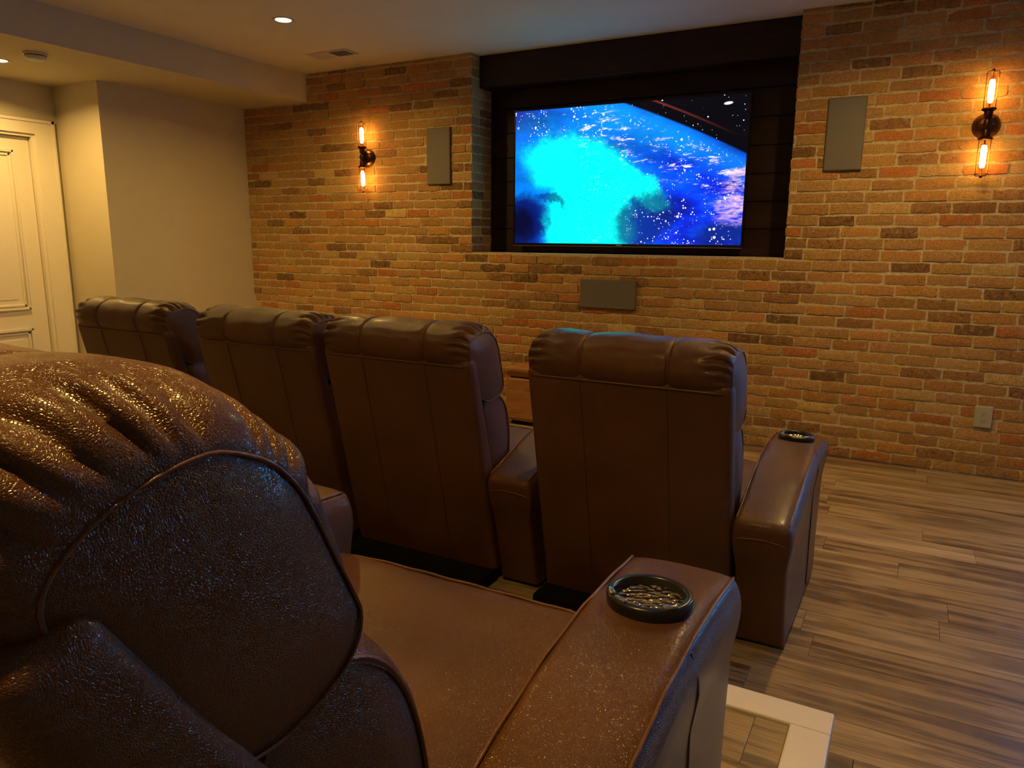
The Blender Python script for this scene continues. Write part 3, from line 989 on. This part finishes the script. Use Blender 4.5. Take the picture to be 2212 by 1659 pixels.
scr = MB().box(-w / 2 + bz, w / 2 - bz, 0.0035, 0.006, -(h - 2 * bz) / 2, (h - 2 * bz) / 2).obj('screen', 'tv_picture', t)
scr.location = (0, 0, h / 2)

# low media cabinet under the centre speaker
t = empty('media_cabinet', (-1.83, -0.16, 0))
tag(t, 'low warm brown wooden cabinet against the brick, glimpsed between two recliners', 'cabinet')
cw, cd, chh = 0.645, 0.145, 0.405
MB().box(-cw, cw, -cd + 0.012, cd, 0.03, chh - 0.025).obj('body', 'cabinet_wood', t, bevel=0.003)
MB().box(-cw - 0.01, cw + 0.01, -cd - 0.005, cd, chh - 0.025, chh).obj('top_board', 'cabinet_wood', t, bevel=0.003)
MB().box(-cw + 0.03, cw - 0.03, -cd + 0.04, cd - 0.02, 0.0, 0.03).obj('plinth', 'black_fabric', t)
for k in range(3):
    a = -cw + 0.02 + k * (2 * cw - 0.04) / 3
    b_ = a + (2 * cw - 0.04) / 3 - 0.01
    d_ = MB().box(a, b_, -cd, -cd + 0.012, 0.05, chh - 0.075).obj('drawer', 'cabinet_wood', t, bevel=0.002, seg=1)
    MB().box(a + 0.015, b_, -cd + 0.0095, -cd + 0.0125, chh - 0.066, chh - 0.058).obj('finger_slot', 'black_fabric', t)

# ================================================================== RECLINERS
HEAD_C = (0.03, 0.865)
HEAD = [(-.098, .858), (-.118, .898), (-.115, .945), (-.087, .981), (-.037, 1.001), (.03, .999), (.09, .973), (.128, .930), (.150, .865), (.154, .80), (.130, .748), (.07, .725), (.0, .735), (-.045, .78), (-.070, .83)]
HEAD_FG = [(-.100, .858), (-.128, .905), (-.132, .970), (-.110, 1.018), (-.055, 1.038), (.03, 1.028), (.096, .990), (.135, .933), (.155, .868), (.157, .80), (.130, .748), (.07, .725), (.0, .735), (-.045, .78), (-.070, .83)]
HEAD_END = [(-.086, .934), (-.052, .958), (-.009, .967), (.025, .967), (.047, .961), (.079, .939), (.10, .910), (.112, .879), (.124, .837), (.138, .79), (.143, .764), (.131, .740), (.096, .724), (.03, .722), (-.035, .755), (-.068, .83), (-.086, .895)]
LUMB_C = (0.12, 0.56)
LUMB = [(.0, .735), (.05, .765), (.125, .762), (.185, .715), (.222, .63), (.235, .53), (.228, .44), (.195, .37), (.12, .35), (.06, .40), (.035, .55), (.005, .66)]
BHW = 0.325

def sm01(x):
    x = max(0.0, min(1.0, x))
    return x * x * (3 - 2 * x)

def radial(poly, ctr):
    """radius of a closed outline as a function of the direction from ctr"""
    cv = Vector(ctr)
    Q = [p - cv for p in poly]
    def f(d):
        d = d.normalized()
        best = 0.0
        for a, b_ in zip(Q, Q[1:] + Q[:1]):
            e = b_ - a
            den = d.x * e.y - d.y * e.x
            if abs(den) < 1e-12:
                continue
            t = (a.x * e.y - a.y * e.x) / den
            u = (a.x * d.y - a.y * d.x) / den
            if t > 0 and -1e-6 <= u <= 1 + 1e-6:
                best = max(best, t)
        return best
    return f

def cushion(prof, ctr, hw, rnd, endscale, N, fold=None, seams=(), seed=0, endprof=None):
    """soft cushion lofted along x; returns surface mesh builder and end rings"""
    P, tot = catmull(prof, N)
    cv = Vector(ctr)
    if endprof:
        fr_ = radial(catmull(endprof, 120)[0], ctr)
        ES = [min(1.0, fr_(p - cv) / (p - cv).length) for p in P]
    else:
        ES = [endscale] * N
    xs = set()
    k = 26
    for i in range(k + 1):
        xs.add(round(-hw + rnd + (2 * hw - 2 * rnd) * i / k, 5))
    for s_ in (-1, 1):
        for i in range(17):
            a = math.pi / 2 * i / 16
            xs.add(round(s_ * (hw - rnd + rnd * math.sin(a)), 5))
        for sx in seams:
            for d in (-0.02, -0.012, -0.007, -0.0035, 0, 0.0035, 0.007, 0.012, 0.02):
                xs.add(round(sx + d, 5))
    xs = sorted(xs)
    rgs = []
    for x in xs:
        e = (abs(x) - (hw - rnd)) / rnd
        bl = 1.0 if e <= 0 else math.sqrt(max(0.0, 1 - min(1, e) ** 2))
        rg = []
        for i, p in enumerate(P):
            rel = p - cv
            q = rel * (ES[i] + (1 - ES[i]) * bl)
            ln = rel.length
            dr_ = 0.0
            for sx in seams:
                dr_ -= 0.0065 * math.exp(-((x - sx) / 0.0052) ** 2) + 0.003 * math.exp(-((x - sx) / 0.025) ** 2)
            dr_ += 0.004 * noise.noise((x * 9 + seed, p.x * 9, p.y * 9)) + 0.0015 * noise.noise((x * 30 + seed, p.x * 30, p.y * 30))
            if fold:
                lam, amp, zmin, reach = fold
                up = sm01((p.y - zmin) / 0.05)
                ee = (abs(x) - (hw - reach)) / reach
                wgt = sm01(ee * 1.25) * (1 - 0.75 * sm01((ee - 0.88) / 0.12)) * up
                s_len = tot * i / N
                ph = s_len / lam + 0.55 * noise.noise((s_len * 14, seed + 3.3, 1.0 if x > 0 else 2.0)) + 0.25 * noise.noise((x * 26, s_len * 6, seed))
                pw_ = 0.65 + 0.5 * noise.noise((s_len * 22 + 5, seed, 0.5))
                cr = abs(math.sin(math.pi * ph))
                dr_ += amp * wgt * pw_ * (cr ** 0.7 - 0.62)
            if ln > 1e-6:
                q = q + rel / ln * dr_
            rg.append((x, cv.x + q.x, cv.y + q.y))
        rgs.append(rg)
    return rgs

def dome_panel(ring, ctr, sx, bulge):
    """the flat gusset that closes the end of a cushion"""
    n = len(ring)
    mb = MB()
    rgs = []
    x0 = ring[0][0]
    for k in range(9):
        r = 1.0 - k / 9
        rgs.append([(x0 + sx * (bulge * (1 - r ** 2.4) - 0.001), ctr[0] + (p[1] - ctr[0]) * r, ctr[1] + (p[2] - ctr[1]) * r) for p in ring])
    mb.rings(rgs, caps=False)
    c_i = len(mb.v)
    mb.v.append((x0 + sx * bulge, ctr[0], ctr[1]))
    base = 8 * n
    for i in range(n):
        mb.f.append((base + i, base + (i + 1) % n, c_i))
    return mb

ARM_L, ARM_W = 0.80, 0.083
ARM_TOP = [(0.0, 0.445), (0.12, 0.480), (0.28, 0.525), (0.42, 0.553), (0.55, 0.563), (0.68, 0.560), (0.80, 0.550)]
def arm_top(y):
    for (a, za), (b_, zb) in zip(ARM_TOP, ARM_TOP[1:]):
        if y <= b_:
            k = (y - a) / (b_ - a)
            return za + (zb - za) * k
    return ARM_TOP[-1][1]
def arm_pt(u, x, z):
    """slanted rear face: low points start further forward"""
    yr = 0.11 * (1 - min(1.0, z / 0.445))
    return (x, yr + (ARM_L - yr) * u, z)

CHAIR_MESH = {}
def chair_meshes(recline, key):
    """all meshes of one recliner, cached per reclining angle"""
    if key in CHAIR_MESH:
        return CHAIR_MESH[key]
    th = math.radians(recline)
    py, pz = 0.10, 0.30
    dyy, dzz = (FG_DY, FG_DZ) if recline else (0.0, 0.0)
    def rot(p):
        y, z = p[1] - py, p[2] - pz
        return (p[0], py + y * math.cos(th) - z * math.sin(th) + dyy, pz + z * math.cos(th) + y * math.sin(th) + dzz)
    D = {}
    # headrest
    rg = cushion(HEAD_FG if recline else HEAD, HEAD_C, BHW, 0.105, 0.74, 200, fold=(0.038, 0.027, 0.87, 0.100), seams=(-0.14, 0.14), seed=1.7, endprof=HEAD_END)
    D['headrest'] = MB().rings(rg, caps=False).mesh('headrest', 'leather', smooth=True, fn=rot)
    for s_, ring in ((-1, rg[0]), (1, rg[-1])):
        # smooth gusset ring without the gathers
        Pn, _ = catmull(HEAD_END, 96)
        ringc = [(ring[0][0] - s_ * 0.001, HEAD_C[0] + (p.x - HEAD_C[0]) * 1.015, HEAD_C[1] + (p.y - HEAD_C[1]) * 1.015) for p in Pn]
        D['head_panel', s_] = dome_panel(ringc, HEAD_C, s_, 0.016).mesh('end_panel', 'leather', smooth=True, fn=rot)
        D['head_pipe', s_] = MB().tube([(p[0] + s_ * 0.001, p[1], p[2]) for p in ringc], 0.0017, 8, True).mesh('piping', 'leather_welt', smooth=True, fn=rot)
    # lumbar cushion
    rg = cushion(LUMB, LUMB_C, 0.315, 0.085, 0.78, 96, fold=(0.055, 0.005, 0.60, 0.06), seed=4.2)
    D['lumbar'] = MB().rings(rg, caps=False).mesh('lumbar_cushion', 'leather', smooth=True, fn=rot)
    for s_, ring in ((-1, rg[0]), (1, rg[-1])):
        Pn, _ = catmull(LUMB, 64)
        ringc = [(ring[0][0] - s_ * 0.003, LUMB_C[0] + (p.x - LUMB_C[0]) * 0.80, LUMB_C[1] + (p.y - LUMB_C[1]) * 0.80) for p in Pn]
        D['lum_panel', s_] = dome_panel(ringc, LUMB_C, s_, 0.016).mesh('end_panel', 'leather', smooth=True, fn=rot)
        D['lum_pipe', s_] = MB().tube([(p[0] + s_ * 0.001, p[1], p[2]) for p in ringc], 0.0030, 8, True).mesh('piping', 'leather_welt', smooth=True, fn=rot)
    # outer back shell
    TH0, TH1 = (0.078, 0.165) if recline else (0.055, 0.05)
    def shell_pt(x, q, d):
        # q 0 bottom .. 1 top, d 0 rear .. 1 front; thinner towards the top
        y = (0.045 - 0.180 * q) if recline else (0.075 - 0.175 * q)
        z = 0.05 + ((0.888 if recline else 0.860) - 0.05) * q
        return (x, y + (TH0 + TH1 * max(0.0, 1 - q)) * d, z + 0.012 * d)
    sh = MB()
    hwS, rS, nz = (0.340 if recline else 0.331), 0.024, 14
    rgs = []
    lev = [(j / nz, 0.0) for j in range(nz + 1)] + [(1.0 + 0.026 * math.sin(a), 0.020 * (1 - math.cos(a))) for a in (0.4, 0.8, 1.15, 1.45)]
    for q, ins in lev:
        th_ = TH0 + TH1 * max(0.0, 1 - q)
        rr = max(0.004, rS - ins)
        rg_ = []
        k = 6
        for (cx, dd, a0) in ((-hwS + rS, rS, 180), (hwS - rS, rS, 270), (hwS - rS, th_ - rS, 0), (-hwS + rS, th_ - rS, 90)):
            for i in range(k + 1):
                a = math.radians(a0 + 90 * i / k)
                rg_.append(shell_pt(cx + rr * math.cos(a), q, (dd + rr * math.sin(a)) / th_))
        rgs.append(rg_)
    sh.rings(rgs)
    D['shell'] = sh.mesh('back_shell', 'leather', smooth=True, fn=rot, angle=0.9)
    D['shell_seam'] = MB().tube([(-0.14, *shell_pt(0, q / 10, -0.004)[1:]) for q in range(1, 11)], 0.0011, 5).mesh('seam', 'thread_seam', fn=rot)
    D['shell_seam2'] = MB().tube([(0.14, *shell_pt(0, q / 10, -0.004)[1:]) for q in range(1, 11)], 0.0011, 5).mesh('seam', 'thread_seam', fn=rot)
    D['top_welt'] = MB().tube([(-0.305 + 0.61 * i / 20, *shell_pt(0, 1.0, -0.03)[1:]) for i in range(21)], 0.0032, 8).mesh('piping', 'leather_welt', smooth=True, fn=rot)
    # seat
    SEAT = [(.13, .36), (.17, .405), (.26, .418), (.42, .412), (.60, .420), (.73, .430), (.776, .410), (.792, .370), (.790, .32), (.75, .30), (.5, .295), (.2, .295), (.14, .31)]
    rg = cushion(SEAT, (0.44, 0.36), 0.3335, 0.03, 0.93, 90, seed=8.1)
    D['seat'] = MB().rings(rg, caps=True).mesh('seat_cushion', 'leather', smooth=True)
    D['seat_pipe'] = MB().tube([(-0.325 + 0.65 * i / 40, 0.757 + 0.0015 * math.sin(i), 0.4275 - 0.012 * (abs(i - 20) / 20) ** 6) for i in range(41)], 0.0030, 8).mesh('piping', 'leather_welt', smooth=True)
    D['seat_seam'] = MB().tube([(0.215, 0.757, 0.428), (0.219, 0.772, 0.421), (0.222, 0.788, 0.404), (0.223, 0.798, 0.367), (0.223, 0.796, 0.33)], 0.0020, 6).mesh('seam', 'leather_welt', smooth=True)
    D['footrest'] = MB().box(-0.328, 0.328, 0.730, 0.794, 0.07, 0.312).mesh('footrest', 'leather', smooth=True, bevel=0.022, seg=4)
    D['base'] = MB().box(-0.325, 0.325, 0.10, 0.73, 0.015, 0.295).box(-0.328, 0.328, -0.030, 0.10, 0.004, 0.055).mesh('base_frame', 'black_fabric')
    # arm
    am = MB()
    rgs = []
    US = [0, .004, .012, .022, .032] + [.032 + (.968 - .032) * i / 22 for i in range(1, 22)] + [.968, .978, .988, .996, 1.0]
    RE = 0.026
    for u in US:
        yy = u * ARM_L
        ed = min(u, 1 - u) * ARM_L
        ins = 0.0 if ed >= RE else RE - math.sqrt(max(0, RE * RE - (RE - ed) ** 2))
        zt = arm_top(yy) - ins
        w_ = ARM_W - ins * 0.45 + 0.010 * (u - 0.4)
        sec = [(w_, 0.018), (w_, 0.15), (w_, 0.28), (w_ + 0.001, zt - 0.145), (w_ + 0.005, zt - 0.115), (w_ + 0.0095, zt - 0.090), (w_ + 0.0125, zt - 0.065), (w_ + 0.0130, zt - 0.048),
               (w_ + 0.0115, zt - 0.032), (w_ + 0.0075, zt - 0.018), (w_ + 0.0025, zt - 0.008), (w_ - 0.003, zt - 0.001)]
        for i in range(1, 8):
            x_ = (w_ - 0.003) - 2 * (w_ - 0.003) * i / 8
            sec.append((x_, zt + 0.006 * (1 - (x_ / w_) ** 2)))
        sec += [(-a, b_) for (a, b_) in reversed(sec[:12])]
        rgs.append([arm_pt(u, x_, z_) for (x_, z_) in sec])
    am.rings(rgs)
    def relief(p):
        k = 0.0022 * noise.noise((p[0] * 8, p[1] * 11, p[2] * 11))
        return (p[0] + (k if p[0] > 0 else -k), p[1], p[2] + (k if p[2] > 0.1 else 0))
    D['arm'] = am.mesh('armrest', 'leather', smooth=True, fn=relief, angle=1.2)
    for s_ in (-1, 1):
        D['arm_pipe', s_] = MB().tube([arm_pt(u, s_ * (ARM_W - 0.0015 + 0.010 * (u - 0.4)), arm_top(u * ARM_L) + 0.0005 + 0.0006 * math.sin(u * 40)) for u in [0.03 + 0.94 * i / 50 for i in range(51)]], 0.0026, 8).mesh('piping', 'leather_welt', smooth=True)
        D['arm_seam', s_] = MB().tube([arm_pt(0.645 + 0.02 * sm01(i / 5), s_ * (ARM_W + 0.0026 + 0.0125 * max(0.0, 1 - abs(i - 2.6) / 3.6) - (0.003 if i == 0 else 0)), arm_top(0.65 * ARM_L) - 0.008 - (0.53 - 0.0) * (i / 24) ** 1.0 * 0.97) for i in range(25)], 0.0032, 6).mesh('seam', 'thread_seam', smooth=True)
    D['arm_welt'] = MB().tube([(ARM_W * 0.93 * (i / 10 - 1), 0.0 + 0.11 * (1 - 0.395 / 0.445) - 0.0012 + 0.004 * ((i - 10) / 10) ** 4, 0.400 - 0.010 * ((i - 10) / 10) ** 2) for i in range(21)], 0.0026, 8).mesh('piping', 'leather_welt', smooth=True)
    CHAIR_MESH[key] = D
    return D

# cup holder meshes
CUP = MB().lathe([(0.0635, -0.006), (0.0645, 0.012), (0.0635, 0.0165), (0.061, 0.0185), (0.0545, 0.0185), (0.0525, 0.0165), (0.0515, 0.002), (0.0515, -0.002)], 48, None, False).mesh('cup_holder', 'black_plastic', smooth=True, angle=0.9)
LINER = MB().lathe([(0.0, 0.0040), (0.030, 0.0044), (0.0513, 0.0052)], 40, None, False).mesh('liner', 'foil', smooth=True)
BUTTON = MB().box(-0.0105, 0.0105, -0.0043, 0.0043, 0.0175, 0.0228).mesh('button', 'silver', smooth=True, bevel=0.0016, seg=2)

def build_chair(loc, arms, label, recline=0.0, key='upright', group='row of leather recliners facing the television', cup_y=0.66):
    D = chair_meshes(recline, key)
    t = empty('recliner', loc)
    tag(t, label, 'recliner', group)
    h = link('headrest', D['headrest'], t)
    lu = link('lumbar_cushion', D['lumbar'], t)
    for s_ in (-1, 1):
        link('end_panel', D['head_panel', s_], h)
        link('piping', D['head_pipe', s_], h)
        link('end_panel', D['lum_panel', s_], lu)
        link('piping', D['lum_pipe', s_], lu)
    sh = link('back_shell', D['shell'], t)
    link('seam', D['shell_seam'], sh); link('seam', D['shell_seam2'], sh); link('piping', D['top_welt'], sh)
    se = link('seat_cushion', D['seat'], t)
    link('piping', D['seat_pipe'], se); link('seam', D['seat_seam'], se)
    link('footrest', D['footrest'], t)
    link('base_frame', D['base'], t)
    for s_ in arms:
        ax = s_ * 0.4195
        a = link('armrest', D['arm'], t)
        a.location = (ax, 0, 0)
        for q in (-1, 1):
            link('piping', D['arm_pipe', q], a)
            link('seam', D['arm_seam', q], a)
        link('piping', D['arm_welt'], a)
        cu = link('cup_holder', CUP, t)
        cu.location = (ax, cup_y, arm_top(cup_y) + 0.0045)
        cu.rotation_euler = (math.radians(-1.5), 0, 0)
        link('liner', LINER, cu)
        for an in (-148, -118, -42):
            bo = link('button', BUTTON, cu)
            bo.location = (0.0575 * math.cos(math.radians(an)), 0.0575 * math.sin(math.radians(an)), 0)
            bo.rotation_euler = (0, 0, math.radians(an + 90))
    return t

FG_DY, FG_DZ, FG_REC = 0.0, 0.013, 10.0
FR_Y = -2.57
build_chair((-0.757, FR_Y, 0), (1,), 'brown leather recliner at the right end of the front row, open floor beside it')
build_chair((-1.632, FR_Y, 0), (1,), 'brown leather recliner second from the right in the front row')
build_chair((-2.345, FR_Y, 0), (), 'brown leather recliner without armrests, second from the left in the front row')
build_chair((-3.192, FR_Y, 0), (-1, 1), 'brown leather recliner at the left end of the front row, nearest the door')
build_chair((-0.724, -4.37, RISER_Z), (-1, 1), 'brown leather recliner on the raised platform, closest to the camera', FG_REC, 'reclined', None, 0.60)
